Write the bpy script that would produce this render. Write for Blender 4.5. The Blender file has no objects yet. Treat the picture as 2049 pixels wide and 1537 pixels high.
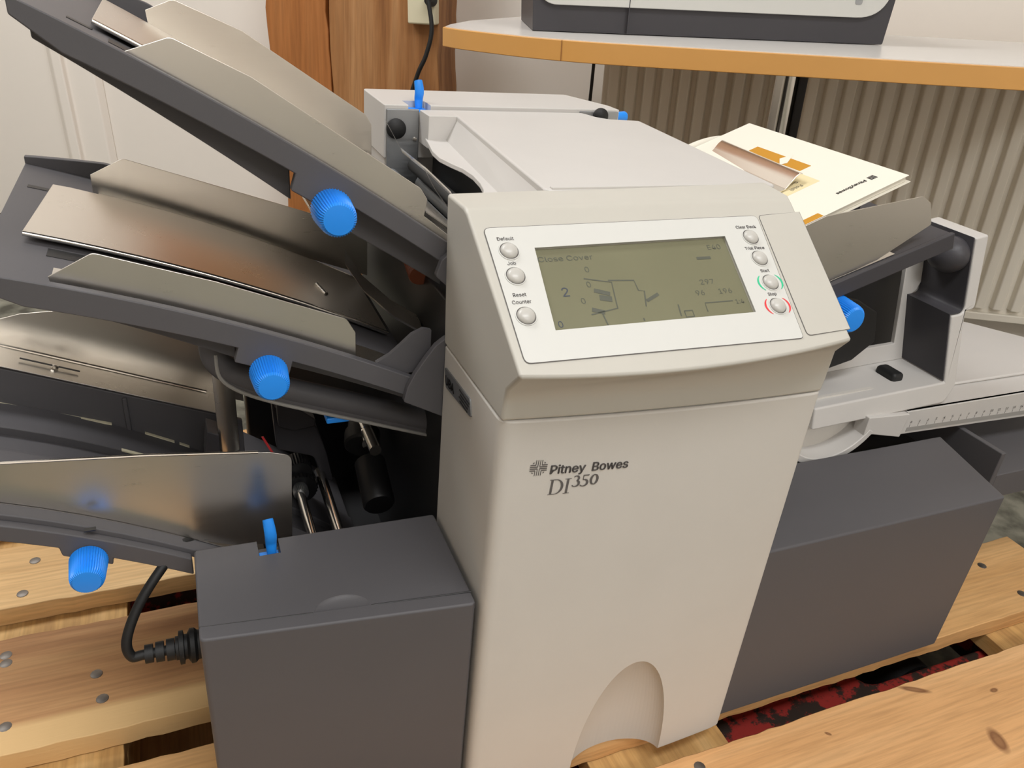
import bpy, bmesh, math, random
import numpy as np
from mathutils import Vector, Matrix
R = math.radians
random.seed(7)
S = bpy.context.scene
COL = S.collection

# ------------------------------------------------------------------ camera
cam_d = bpy.data.cameras.new('camera'); cam = bpy.data.objects.new('camera', cam_d); COL.objects.link(cam)
cr = Vector((0.9230360, -0.3751412, 0.0852854)); cd = Vector((-0.1080002, -0.4654462, -0.8784622)); cf = Vector((0.3692431, 0.8016414, -0.4701389))
m = Matrix((cr, -cd, -cf)).transposed().to_4x4(); m.translation = Vector((-0.16609, -0.37029, 0.61012))
cam.matrix_world = m
cam_d.sensor_fit = 'HORIZONTAL'; cam_d.sensor_width = 36; cam_d.lens = 1580 / 2049 * 36; cam_d.clip_start = .02
S.camera = cam
# ------------------------------------------------------------------ light
S.view_settings.view_transform = 'Standard'; S.view_settings.look = 'None'
S.view_settings.gamma = 1; S.view_settings.use_curve_mapping = False
S.view_settings.exposure = -0.12
w = bpy.data.worlds.new('room_ambience'); S.world = w; w.use_nodes = True
w.node_tree.nodes['Background'].inputs[0].default_value = (1.0, .93, .86, 1); w.node_tree.nodes['Background'].inputs[1].default_value = .2
def area(name, loc, tgt, sx, sy, e, col=(.97, .985, 1.0)):
    d = bpy.data.lights.new(name, 'AREA'); d.shape = 'RECTANGLE'; d.size = sx; d.size_y = sy; d.energy = e; d.color = col
    o = bpy.data.objects.new(name, d); COL.objects.link(o); o.location = loc
    o.rotation_euler = (Vector(tgt) - Vector(loc)).to_track_quat('-Z', 'Y').to_euler(); return o
area('ceiling_lamp_near', (.05, -.75, 2.15), (.05, -.75, 0), 1.5, .5, 30)
area('ceiling_lamp_far', (.3, -2.5, 2.15), (.3, -2.5, 0), 1.5, .5, 38)
area('ceiling_lamp_left', (-.95, 1.05, 2.15), (-.95, 1.05, 0), 1.5, .5, 38)

# ------------------------------------------------------------------ materials
def newmat(name):
    mt = bpy.data.materials.new(name); mt.use_nodes = True
    nt = mt.node_tree; return mt, nt, nt.nodes['Principled BSDF']
def srgb(r, g, b):
    f = lambda c: ((c/255)/12.92 if c/255 <= .04045 else ((c/255+.055)/1.055)**2.4)
    return (f(r), f(g), f(b), 1)
def N(nt, t, **kw):
    n = nt.nodes.new(t)
    for k, v in kw.items():
        if k in n.inputs: n.inputs[k].default_value = v
        else: setattr(n, k, v)
    return n
def plastic(name, col, rough=.45, bump=.05, scale=1500, var=.04, spec=.5):
    mt, nt, p = newmat(name)
    tc = N(nt, 'ShaderNodeTexCoord')
    n1 = N(nt, 'ShaderNodeTexNoise', Scale=14.0, Detail=4.0); nt.links.new(tc.outputs['Object'], n1.inputs['Vector'])
    mx = N(nt, 'ShaderNodeMix', data_type='RGBA'); nt.links.new(n1.outputs['Fac'], mx.inputs[0])
    c = Vector(col[:3]); mx.inputs[6].default_value = (*(c*(1-var)), 1); mx.inputs[7].default_value = (*(c*(1+var)), 1)
    nt.links.new(mx.outputs[2], p.inputs['Base Color'])
    p.inputs['Roughness'].default_value = rough; p.inputs['Specular IOR Level'].default_value = spec
    if bump:
        n2 = N(nt, 'ShaderNodeTexNoise', Scale=float(scale), Detail=2.0); nt.links.new(tc.outputs['Object'], n2.inputs['Vector'])
        b = N(nt, 'ShaderNodeBump', Strength=bump, Distance=.0005); nt.links.new(n2.outputs['Fac'], b.inputs['Height'])
        nt.links.new(b.outputs['Normal'], p.inputs['Normal'])
    return mt
def steel(name, col, rough=.3, mott=.25, strx=(10, 260, 260), spk=22.0):
    mt, nt, p = newmat(name); tc = N(nt, 'ShaderNodeTexCoord')
    mp = N(nt, 'ShaderNodeMapping'); mp.inputs['Scale'].default_value = strx; nt.links.new(tc.outputs['Object'], mp.inputs[0])
    n1 = N(nt, 'ShaderNodeTexNoise', Scale=3.0, Detail=4.0); nt.links.new(mp.outputs[0], n1.inputs['Vector'])
    n3 = N(nt, 'ShaderNodeTexNoise', Scale=spk, Detail=3.0); nt.links.new(tc.outputs['Object'], n3.inputs['Vector'])
    ad = N(nt, 'ShaderNodeMath', operation='ADD'); nt.links.new(n1.outputs['Fac'], ad.inputs[0]); nt.links.new(n3.outputs['Fac'], ad.inputs[1])
    rm = N(nt, 'ShaderNodeMapRange'); rm.inputs[1].default_value = .6; rm.inputs[2].default_value = 1.4; rm.inputs[3].default_value = rough*(1-mott); rm.inputs[4].default_value = rough*(1+mott)
    nt.links.new(ad.outputs[0], rm.inputs[0]); nt.links.new(rm.outputs[0], p.inputs['Roughness'])
    mx = N(nt, 'ShaderNodeMix', data_type='RGBA'); nt.links.new(ad.outputs[0], mx.inputs[0])
    c = Vector(col[:3]); mx.inputs[6].default_value = (*(c*(1-mott*.3)), 1); mx.inputs[7].default_value = (*(c*(1+mott*.1)), 1)
    nt.links.new(mx.outputs[2], p.inputs['Base Color'])
    p.inputs['Metallic'].default_value = 1; p.inputs['Anisotropic'].default_value = 0
    return mt
def wood(name, c1, c2, c3, along=0, rough=.65, grain=1.0, knots=True, spots=(), sap=None):
    mt, nt, p = newmat(name); tc = N(nt, 'ShaderNodeTexCoord'); oi = N(nt, 'ShaderNodeObjectInfo')
    ofs = N(nt, 'ShaderNodeVectorMath', operation='SCALE'); cx = N(nt, 'ShaderNodeCombineXYZ')
    nt.links.new(oi.outputs['Random'], cx.inputs[0]); nt.links.new(oi.outputs['Random'], cx.inputs[1]); cx.inputs[2].default_value = .3
    nt.links.new(cx.outputs[0], ofs.inputs[0]); ofs.inputs['Scale'].default_value = 37.0
    av = N(nt, 'ShaderNodeVectorMath', operation='ADD'); nt.links.new(tc.outputs['Object'], av.inputs[0]); nt.links.new(ofs.outputs[0], av.inputs[1])
    sc = [26.0*grain]*3; sc[along] = 1.6*grain
    mp = N(nt, 'ShaderNodeMapping'); mp.inputs['Scale'].default_value = sc; nt.links.new(av.outputs[0], mp.inputs[0])
    n1 = N(nt, 'ShaderNodeTexNoise', Scale=1.0, Detail=6.0, Distortion=.9); nt.links.new(mp.outputs[0], n1.inputs['Vector'])
    sc2 = [300.0*grain]*3; sc2[along] = 14.0*grain
    mp2 = N(nt, 'ShaderNodeMapping'); mp2.inputs['Scale'].default_value = sc2; nt.links.new(av.outputs[0], mp2.inputs[0])
    n2 = N(nt, 'ShaderNodeTexNoise', Scale=1.0, Detail=3.0); nt.links.new(mp2.outputs[0], n2.inputs['Vector'])
    rp = N(nt, 'ShaderNodeValToRGB'); e = rp.color_ramp.elements; e[0].position = .3; e[0].color = c1; e[1].position = .72; e[1].color = c3
    k = rp.color_ramp.elements.new(.5); k.color = c2
    nt.links.new(n1.outputs['Fac'], rp.inputs[0])
    mx = N(nt, 'ShaderNodeMix', data_type='RGBA', blend_type='MULTIPLY'); mx.inputs[0].default_value = 1
    rp2 = N(nt, 'ShaderNodeValToRGB'); rp2.color_ramp.elements[0].color = (.84, .81, .77, 1); rp2.color_ramp.elements[0].position = .3; rp2.color_ramp.elements[1].color = (1.05, 1.03, 1, 1); rp2.color_ramp.elements[1].position = .62
    nt.links.new(n2.outputs['Fac'], rp2.inputs[0]); nt.links.new(rp.outputs[0], mx.inputs[6]); nt.links.new(rp2.outputs[0], mx.inputs[7])
    out = mx.outputs[2]
    if sap:   # pale sapwood along one edge of the board
        sx = N(nt, 'ShaderNodeSeparateXYZ'); nt.links.new(tc.outputs['Object'], sx.inputs[0])
        sm = N(nt, 'ShaderNodeMath', operation='MULTIPLY_ADD'); nt.links.new(n1.outputs['Fac'], sm.inputs[0]); sm.inputs[1].default_value = .03; nt.links.new(sx.outputs[1], sm.inputs[2])
        sr = N(nt, 'ShaderNodeMapRange'); sr.inputs[1].default_value = sap+.012; sr.inputs[2].default_value = sap+.020; sr.inputs[3].default_value = 1; sr.inputs[4].default_value = 0; nt.links.new(sm.outputs[0], sr.inputs[0])
        mk = N(nt, 'ShaderNodeMix', data_type='RGBA'); nt.links.new(sr.outputs[0], mk.inputs[0]); nt.links.new(out, mk.inputs[6]); mk.inputs[7].default_value = srgb(224, 186, 130)
        out = mk.outputs[2]
    for (kx, ky, rx, ry, ang) in spots:
        sb = N(nt, 'ShaderNodeMapping'); sb.vector_type = 'TEXTURE'; sb.inputs['Location'].default_value = (kx, ky, 0); sb.inputs['Rotation'].default_value = (0, 0, R(ang)); sb.inputs['Scale'].default_value = (rx, ry, 1); nt.links.new(tc.outputs['Object'], sb.inputs[0])
        fl = N(nt, 'ShaderNodeVectorMath', operation='MULTIPLY'); fl.inputs[1].default_value = (1, 1, 0); nt.links.new(sb.outputs[0], fl.inputs[0])
        ln = N(nt, 'ShaderNodeVectorMath', operation='LENGTH'); nt.links.new(fl.outputs[0], ln.inputs[0])
        rk = N(nt, 'ShaderNodeValToRGB'); rk.color_ramp.elements[0].position = .25; rk.color_ramp.elements[0].color = (.7,)*3+(1,); rk.color_ramp.elements[1].position = 1.0; rk.color_ramp.elements[1].color = (0, 0, 0, 1)
        k2 = rk.color_ramp.elements.new(.55); k2.color = (.85,)*3+(1,)
        nt.links.new(ln.outputs['Value'], rk.inputs[0])
        mk = N(nt, 'ShaderNodeMix', data_type='RGBA'); nt.links.new(rk.outputs[0], mk.inputs[0]); nt.links.new(out, mk.inputs[6]); mk.inputs[7].default_value = srgb(112, 66, 36)
        out = mk.outputs[2]
    if knots:
        sk = [9.0]*3; sk[along] = 4.0
        mp3 = N(nt, 'ShaderNodeMapping'); mp3.inputs['Scale'].default_value = sk; nt.links.new(av.outputs[0], mp3.inputs[0])
        vo = N(nt, 'ShaderNodeTexVoronoi', Scale=1.0); nt.links.new(mp3.outputs[0], vo.inputs['Vector'])
        rk = N(nt, 'ShaderNodeValToRGB'); rk.color_ramp.elements[0].position = .02; rk.color_ramp.elements[0].color = (1, 1, 1, 1); rk.color_ramp.elements[1].position = .07; rk.color_ramp.elements[1].color = (0, 0, 0, 1)
        nt.links.new(vo.outputs['Distance'], rk.inputs[0])
        mk = N(nt, 'ShaderNodeMix', data_type='RGBA'); nt.links.new(rk.outputs[0], mk.inputs[0]); nt.links.new(out, mk.inputs[6]); mk.inputs[7].default_value = srgb(120, 72, 40)
        out = mk.outputs[2]
    nt.links.new(out, p.inputs['Base Color']); p.inputs['Roughness'].default_value = rough
    b = N(nt, 'ShaderNodeBump', Strength=.25, Distance=.001); nt.links.new(n2.outputs['Fac'], b.inputs['Height']); nt.links.new(b.outputs['Normal'], p.inputs['Normal'])
    return mt

M = {}
M['light'] = plastic('light_warm_grey_plastic', srgb(203, 198, 190), .5, .05)
M['panel'] = plastic('panel_beige_plastic', srgb(190, 186, 176), .42, .05)
M['white'] = plastic('off_white_plastic', srgb(197, 193, 188), .42, .04)
M['overlay'] = plastic('overlay_white', srgb(206, 205, 199), .4, 0, var=.01)
M['button'] = plastic('button_grey', srgb(190, 187, 180), .3, 0, var=.01)
M['dark'] = plastic('dark_purple_grey_plastic', srgb(88, 86, 88), .48, .05, spec=.3)
M['dark2'] = plastic('charcoal_plastic', srgb(68, 66, 69), .42, .05, spec=.3)
M['black'] = plastic('black_plastic', srgb(24, 23, 24), .45, .03)
M['rubber'] = plastic('black_rubber', srgb(20, 20, 20), .6, .1)
M['blue'] = plastic('blue_plastic', srgb(36, 142, 242), .38, 0, var=.03)
M['steel'] = steel('brushed_steel', (.72, .68, .62), .30, .12)
M['galv'] = steel('mottled_galvanised_steel', (.78, .75, .70), .29, .08, (30, 330, 330))
M['polish'] = steel('polished_steel', (.78, .75, .70), .16, .1)
M['plate'] = steel('dull_zinc_plate', (.36, .37, .38), .5)
M['ink'] = plastic('grey_print', srgb(92, 88, 86), .6, 0, var=0)
M['inkb'] = plastic('black_print', srgb(40, 38, 38), .6, 0, var=0)
M['inklight'] = plastic('pale_grey_print', srgb(150, 147, 142), .6, 0, var=0)
M['green'] = plastic('green_print', srgb(52, 190, 140), .5, 0, var=0)
M['red'] = plastic('red_print', srgb(222, 62, 66), .5, 0, var=0)
M['lcd'] = plastic('lcd_olive', srgb(118, 116, 92), .28, 0, var=.10)
M['lcdink'] = plastic('lcd_segment', srgb(88, 90, 80), .35, 0, var=0)
M['lcdink2'] = plastic('lcd_segment_dark', srgb(66, 72, 84), .35, 0, var=0)
M['pallet'] = wood('pallet_pine', srgb(204, 156, 100), srgb(218, 172, 116), srgb(228, 186, 130), 0)
M['palletf'] = wood('pallet_pine_knotty', srgb(212, 160, 106), srgb(222, 172, 118), srgb(230, 184, 132), 0, knots=False, spots=((.469-.2, -.0279+.0905, .019, .004, -28), (.50-.2, -.100+.0905, .016, .009, 70), (.55-.2, -.055+.0905, .006, .003, 0), (.345-.2, -.041+.0905, .004, .002, -40)))
M['palletb'] = wood('pallet_pine_brown', srgb(160, 114, 72), srgb(186, 140, 94), srgb(206, 164, 114), 0, sap=-.040)
M['palletd'] = wood('pallet_pine_pale', srgb(208, 168, 114), srgb(222, 184, 130), srgb(232, 198, 146), 0)
M['string'] = wood('stringer_pine', srgb(176, 136, 84), srgb(206, 166, 106), srgb(224, 188, 130), 1, knots=False)
M['nail'] = steel('nail_steel', (.22, .2, .18), .5)
M['beech'] = plastic('beech_edge', srgb(214, 158, 86), .4, 0, var=.05)
M['laminate'] = plastic('white_laminate', srgb(226, 222, 217), .25, 0, var=.01)
M['post'] = wood('old_timber_brown', srgb(128, 82, 42), srgb(160, 110, 64), srgb(188, 142, 96), 2, .6, .8, False)
M['posto'] = wood('old_timber_orange', srgb(150, 94, 48), srgb(172, 110, 58), srgb(186, 126, 74), 2, .5, .6, False)
M['wall'] = plastic('white_wall_paint', srgb(241, 233, 223), .7, .04, 300, .01)
M['rad'] = plastic('radiator_enamel', srgb(236, 229, 215), .4, 0, var=.01)
M['paper'] = plastic('cream_paper', srgb(232, 226, 211), .7, 0, var=.01)
M['gold'] = plastic('ochre_print', srgb(196, 138, 30), .6, 0, var=.03)
M['lab'] = plastic('label_cream', srgb(228, 212, 168), .7, 0, var=.01)
M['cream'] = plastic('socket_cream', srgb(224, 216, 186), .45, 0, var=.01)
M['copper'] = plastic('red_brown_coil', srgb(120, 66, 44), .45, 0)
mt, nt, p = newmat('concrete_floor'); M['floor'] = mt
tc = N(nt, 'ShaderNodeTexCoord'); n1 = N(nt, 'ShaderNodeTexNoise', Scale=22.0, Detail=8.0); nt.links.new(tc.outputs['Object'], n1.inputs['Vector'])
rp = N(nt, 'ShaderNodeValToRGB'); rp.color_ramp.elements[0].position = .36; rp.color_ramp.elements[0].color = srgb(70, 68, 58); rp.color_ramp.elements[1].position = .62; rp.color_ramp.elements[1].color = srgb(132, 130, 116)
nt.links.new(n1.outputs['Fac'], rp.inputs[0]); nt.links.new(rp.outputs[0], p.inputs['Base Color']); p.inputs['Roughness'].default_value = .8
mt, nt, p = newmat('worn_red_paint'); M['redpaint'] = mt
tc = N(nt, 'ShaderNodeTexCoord'); n1 = N(nt, 'ShaderNodeTexNoise', Scale=34.0, Detail=8.0, Roughness=.7); nt.links.new(tc.outputs['Object'], n1.inputs['Vector'])
rp = N(nt, 'ShaderNodeValToRGB'); rp.color_ramp.elements[0].position = .47; rp.color_ramp.elements[0].color = srgb(48, 38, 32); rp.color_ramp.elements[1].position = .52; rp.color_ramp.elements[1].color = srgb(150, 44, 38)
nt.links.new(n1.outputs['Fac'], rp.inputs[0]); nt.links.new(rp.outputs[0], p.inputs['Base Color']); p.inputs['Roughness'].default_value = .5

# ------------------------------------------------------------------ helpers
def link(name, me, mat=None, parent=None):
    o = bpy.data.objects.new(name, me); COL.objects.link(o)
    if mat is not None and hasattr(me, 'materials') and not me.materials: me.materials.append(M[mat] if isinstance(mat, str) else mat)
    if parent is not None:
        o.parent = parent
        if parent.type == 'EMPTY': o.matrix_parent_inverse = parent.matrix_basis.inverted()
    return o
def thing(name, label, cat, loc=(0, 0, 0), group=None):
    o = bpy.data.objects.new(name, None); COL.objects.link(o); o.location = loc; o.empty_display_size = .05
    o.matrix_basis = Matrix.Translation(loc); tag(o, label, cat, group); return o
def tag(o, label, cat, group=None):
    o['label'] = label; o['category'] = cat
    if group: o['group'] = group
    return o
def mesh(verts, faces):
    me = bpy.data.meshes.new('mesh'); me.from_pydata([tuple(v) for v in verts], [], faces); me.validate()
    bm = bmesh.new(); bm.from_mesh(me); bmesh.ops.recalc_face_normals(bm, faces=bm.faces); bm.to_mesh(me); bm.free(); return me
def fin(o, bevel=None, seg=3, ang=30, sharp=38):
    for pl in o.data.polygons: pl.use_smooth = True
    if bevel:
        b = o.modifiers.new('bevel', 'BEVEL'); b.width = bevel; b.segments = seg; b.limit_method = 'ANGLE'; b.angle_limit = R(ang); b.harden_normals = True
    else: o.data.set_sharp_from_angle(angle=R(sharp))
    return o
def bake(o):
    bpy.context.view_layer.update(); dg = bpy.context.evaluated_depsgraph_get()
    me = bpy.data.meshes.new_from_object(o.evaluated_get(dg)); o.modifiers.clear(); o.data = me; return o
def cut(o, cutters):
    for c in cutters:
        b = o.modifiers.new('cut', 'BOOLEAN'); b.operation = 'DIFFERENCE'; b.solver = 'EXACT'; b.object = c
    wn = o.modifiers.new('wn', 'WEIGHTED_NORMAL'); wn.keep_sharp = True; wn.weight = 100
    bake(o)
    for c in cutters: bpy.data.objects.remove(c, do_unlink=True)
    return o
def boxm(x0, x1, y0, y1, z0, z1):
    v = [(x, y, z) for z in (z0, z1) for y in (y0, y1) for x in (x0, x1)]
    return mesh(v, [(0, 2, 3, 1), (4, 5, 7, 6), (0, 1, 5, 4), (2, 6, 7, 3), (0, 4, 6, 2), (1, 3, 7, 5)])
def box(name, b, mat, parent=None, bevel=None, seg=2): return fin(link(name, boxm(*b), mat, parent), bevel, seg)
def prismm(poly, axis, a0, a1):
    n = len(poly); v = []
    for a in (a0, a1):
        for (u, t) in poly:
            v.append({'y': (u, a, t), 'x': (a, u, t), 'z': (u, t, a)}[axis])
    return mesh(v, [tuple(range(n)), tuple(range(2*n-1, n-1, -1))] + [(i, (i+1) % n, n+(i+1) % n, n+i) for i in range(n)])
def prism(name, poly, axis, a0, a1, mat, parent=None, bevel=None, seg=2, ang=30): return fin(link(name, prismm(poly, axis, a0, a1), mat, parent), bevel, seg, ang)
def rpoly(pts, k=5):
    out = []; n = len(pts)
    for i, q in enumerate(pts):
        r = q[2] if len(q) > 2 else 0
        if not r: out.append((q[0], q[1])); continue
        P = Vector(q[:2]); A = Vector(pts[i-1][:2]); B = Vector(pts[(i+1) % n][:2])
        a = (A-P).normalized(); b = (B-P).normalized(); th = a.angle(b); t = min(r/math.tan(th/2), (A-P).length*.49, (B-P).length*.49)
        s, e = P+a*t, P+b*t
        for j in range(k+1):
            f = j/k; out.append(tuple((1-f)**2*s + 2*f*(1-f)*P + f*f*e))
    return out
def tubem(pts, r, seg=10, taper=None):
    pts = [Vector(q) for q in pts]; v = []; f = []; up = Vector((0, 0, 1)); prev = None
    for i, q in enumerate(pts):
        t = (pts[min(i+1, len(pts)-1)]-pts[max(i-1, 0)]).normalized()
        a = (prev - t*prev.dot(t)).normalized() if prev else t.orthogonal().normalized(); prev = a; b = t.cross(a)
        rr = r if taper is None else taper[i]
        for j in range(seg): v.append(q + (a*math.cos(2*math.pi*j/seg)+b*math.sin(2*math.pi*j/seg))*rr)
    for i in range(len(pts)-1):
        for j in range(seg): f.append((i*seg+j, i*seg+(j+1) % seg, (i+1)*seg+(j+1) % seg, (i+1)*seg+j))
    f.append(tuple(range(seg))); f.append(tuple(range((len(pts)-1)*seg, len(pts)*seg))); return mesh(v, f)
def smooth_path(pts, n=6):
    P = [Vector(q) for q in pts]; P = [P[0]]+P+[P[-1]]; out = []
    for i in range(1, len(P)-2):
        for j in range(n):
            t = j/n; a, b, c, d = P[i-1:i+3]
            out.append(.5*((2*b)+(-a+c)*t+(2*a-5*b+4*c-d)*t*t+(-a+3*b-3*c+d)*t**3))
    out.append(P[-2]); return out
def tube(name, pts, r, mat, parent=None, seg=10, taper=None): return fin(link(name, tubem(pts, r, seg, taper), mat, parent))
def lathem(prof, org, ax, seg=32, rib=None):
    # prof: (dist along axis, radius); rib: (count, depth, set of ring indices)
    ax = Vector(ax).normalized(); a = ax.orthogonal().normalized(); b = ax.cross(a); org = Vector(org); v = []; f = []; n = len(prof)
    for i, (d, r) in enumerate(prof):
        for j in range(seg):
            rr = r
            if rib and i in rib[1] and j % 2: rr = r-rib[0]
            th = 2*math.pi*j/seg; v.append(org+ax*d+(a*math.cos(th)+b*math.sin(th))*rr)
    for i in range(n-1):
        for j in range(seg): f.append((i*seg+j, i*seg+(j+1) % seg, (i+1)*seg+(j+1) % seg, (i+1)*seg+j))
    f.append(tuple(range(seg))); f.append(tuple(range((n-1)*seg, n*seg))); return mesh(v, f)
def lathe(name, prof, org, ax, mat, parent=None, seg=32, rib=None, sharp=38): return fin(link(name, lathem(prof, org, ax, seg, rib), mat, parent), sharp=sharp)
def xf(me, mx): me.transform(mx); return me
def frame(o, u, v):
    u = Vector(u).normalized(); v = Vector(v); v = (v-u*v.dot(u)).normalized(); n = u.cross(v)
    mm = Matrix((u, v, n)).transposed().to_4x4(); mm.translation = Vector(o); return mm
try: FONT = bpy.data.fonts.load(bpy.utils.system_resource('DATAFILES')+'/fonts/Inter.woff2')
except Exception: FONT = None
def textm(s, size, o, u, v, ext=.00015, align='LEFT', bold=0, sx=1.0, shear=0, space=1.0):
    c = bpy.data.curves.new('t', 'FONT'); c.body = s; c.size = 1; c.align_x = align; c.extrude = ext/size; c.offset = 0; c.shear = shear; c.space_character = space; c.resolution_u = 4
    if FONT: c.font = FONT
    t = bpy.data.objects.new('t', c); COL.objects.link(t); bpy.context.view_layer.update(); dg = bpy.context.evaluated_depsgraph_get()
    me = bpy.data.meshes.new_from_object(t.evaluated_get(dg)); bpy.data.objects.remove(t, do_unlink=True); bpy.data.curves.remove(c)
    if bold:
        k_ = bold/size; bmx = bmesh.new()
        for (dx, dy) in ((-k_, 0), (k_, 0), (0, k_*.7), (0, -k_*.7), (0, 0)):
            m2 = me.copy(); m2.transform(Matrix.Translation((dx, dy, 0))); bmx.from_mesh(m2); bpy.data.meshes.remove(m2)
        bmx.to_mesh(me); bmx.free()
    me.transform(Matrix.Diagonal((sx*size, size, size, 1))); me.transform(frame(o, u, v)); me.materials.clear(); return me
def text(name, s, size, o, u, v, mat, parent, **k): return link(name, textm(s, size, o, u, v, **k), mat, parent)
def strip(name, xs, top, bot, y0, y1, mat, parent, bevel=None, seg=2):
    poly = [(x, top(x)) for x in xs]+[(x, bot(x)) for x in reversed(xs)]
    return prism(name, poly, 'y', y0, y1, mat, parent, bevel, seg)
def lin(a, b, n): return [a+(b-a)*i/(n-1) for i in range(n)]

# ------------------------------------------------------------------ room frame (the room stands at an angle to the machine)
tilt, hd = R(2.6), R(-33.5)
e1 = Vector((math.cos(hd), math.sin(hd), 0)); e2 = Vector((-math.sin(hd), math.cos(hd), 0)); ez = Vector((0, 0, 1))
E1 = e1*math.cos(tilt)+ez*math.sin(tilt); EU = ez*math.cos(tilt)-e1*math.sin(tilt)
RM = Matrix((E1, e2, EU)).transposed().to_4x4(); RM.translation = Vector((.394, .669, .5246))
def rl(name, me, mat, parent=None, bevel=None, seg=2):
    me.transform(RM); return fin(link(name, me, mat, parent), bevel, seg)
def struct(o): o['kind'] = 'structure'; return o

# ------------------------------------------------------------------ setting
struct(box('floor', (-6, 6, -6, 6, -.164, -.144), 'floor'))
struct(rl('wall_back', boxm(-3.28, 2.48, .72, .80, -.70, 1.75), 'wall'))
pil = struct(rl('trim_1', prismm([(-1.452, .72), (-1.452, .70), (-1.43, .685), (-1.405, .685), (-1.405, .70), (-1.33, .70), (-1.32, .72)], 'z', -.69, 1.75), 'wall', None, .004))
struct(rl('wall_left', boxm(-3.28, -3.2, -4.0, .8, -.70, 1.75), 'wall'))
struct(rl('wall_right', boxm(2.4, 2.48, -4.0, .8, -.70, 1.75), 'wall'))
struct(rl('wall_front', boxm(-3.28, 2.48, -4.08, -4.0, -.70, 1.75), 'wall'))
struct(rl('ceiling', boxm(-3.28, 2.48, -4.08, .8, 1.75, 1.80), 'wall'))

# timber post
post = thing('timber_post', 'old brown timber post against the white wall behind the machine', 'post', RM @ Vector((-.59, .63, -.66)))
def rough_plank(a0, a1, b0, b1, c0, c1, amp, seed, nz=60):
    rnd = random.Random(seed); v = []; f = []
    da = [0, 0]
    for i in range(nz+1):
        c = c0+(c1-c0)*i/nz
        da = [d*.7+rnd.uniform(-amp, amp) for d in da]
        v += [(a0+da[0], b0, c), (a1+da[1], b0, c), (a1+da[1], b1, c), (a0+da[0], b1, c)]
    for i in range(nz):
        for j in range(4): f.append((i*4+j, i*4+(j+1) % 4, i*4+4+(j+1) % 4, i*4+4+j))
    f += [(0, 1, 2, 3), (nz*4, nz*4+1, nz*4+2, nz*4+3)]
    return mesh(v, f)
pb1 = rl('smooth_face_board', rough_plank(-.78, -.640, .585, .72, -.65, 1.6, .006, 1), 'posto', post, .003)
pb2 = rl('weathered_face_board', rough_plank(-.637, -.392, .575, .72, -.65, 1.6, .003, 2), 'post', post, .003)
pb1['label'] = 'smooth orange brown board of the post'; pb2['label'] = 'weathered streaky brown board of the post'

# wall socket box with cable
sock = thing('socket_box', 'cream surface mounted socket box on the timber post', 'socket', RM @ Vector((-.42, .57, 0)))
rl('housing', boxm(-.452, -.392, .545, .575, -.026, .10), 'cream', sock, .004, 3)
rl('socket_insert', prismm(rpoly([(-.422, .03, .006), (-.398, .03, .006), (-.398, .085, .006), (-.422, .085, .006)]), 'y', .543, .547), 'white', sock)
rl('plug', lathem([(0, .012), (.012, .012), (.03, .007)], (-.40, .547, .02), (0, -1, 0), 16), 'rubber', sock)
cb = rl('power_cable', tubem(smooth_path([(-.40, .515, .03), (-.388, .505, -.03), (-.399, .5, -.08), (-.42, .5, -.125), (-.45, .51, -.22), (-.46, .53, -.4), (-.46, .55, -.62)]), .0045, 10), 'rubber')
tag(cb, 'black cable hanging from the cream socket box in front of the timber post', 'cable')

# radiator
rad = thing('panel_radiator', 'white fluted panel radiator on the wall under the desk', 'radiator', RM @ Vector((.6, .66, -.66)))
RL, RR_, RB, RT = -.045, 1.65, -.565, -.02
rl('back_panel', boxm(RL, RR_, .632, .66, RB, RT), 'rad', rad, .004)
rl('bottom_channel', boxm(RL, RR_, .622, .632, RB, RB+.018), 'rad', rad, .003)
finm = prismm(rpoly([(-.0135, .632), (-.0095, .617, .004), (.0095, .617, .004), (.0135, .632)], 4), 'z', RB+.03, RT-.02)
fm = bmesh.new(); fm.from_mesh(finm); fm.to_mesh(finm); fm.free()
finm.transform(RM)
for i in range(66):
    a = RL+.025+i*.0368
    if a > RR_-.01: break
    o = link('flute', finm, 'rad', rad); o.location = E1*a
    if i == 0: fin(o)
for s in (.2, 1.3):
    rl('wall_bracket', boxm(s, s+.04, .66, .72, -.4, -.1), 'rad', rad)
rl('valve_pipe', tubem([(-.03, .645, RB+.03), (-.06, .645, RB+.03), (-.06, .645, -.655)], .009, 12), 'rad', rad)

# dark cable between wall and radiator
cb2 = rl('thin_black_cable', tubem(smooth_path([(-.064, .606, -.03), (-.0655, .604, -.12), (-.068, .604, -.25), (-.07, .61, -.62)]), .0035, 8), 'rubber')
tag(cb2, 'thin black cable hanging straight down beside the left end of the radiator', 'cable')

# desk
desk = thing('desk', 'white topped desk with beech edge band and curved end carrying the white machine', 'desk', RM @ Vector((.5, .3, -.66)))
outl = [(-.262, .30)]+[tuple(q) for q in [(-.262, .17), (-.255, .115), (-.225, .085), (-.19, .062), (-.149, .038), (-.11, .017), (-.07, .003), (-.03, -.007), (.01, -.012), (.1, -.013), (.4, -.008), (.64, .0), (.70, .05), (.80, .25), (.98, .60)]]+[(-.20, .60)]
inn = [(a+(.004 if a < 0 else 0), b+.003) for a, b in outl]
dtop = rl('desk_top', prismm(outl, 'z', -.0285, -.0012), 'beech', desk, .0012)
dtop['label'] = 'beech edged board of the desk'
rl('laminate_surface', prismm(inn, 'z', -.0012, 0), 'laminate', desk)
rl('edge_joint', boxm(-.052, -.0512, -.0025, .002, -.028, -.0012), 'post', desk)
lg = rl('leg_tube', lathem([(0, .026), (.03, .024), (.60, .024), (.63, .026)], (.30, .37, -.03), (0, 0, -1), 32), 'polish', desk)
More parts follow.
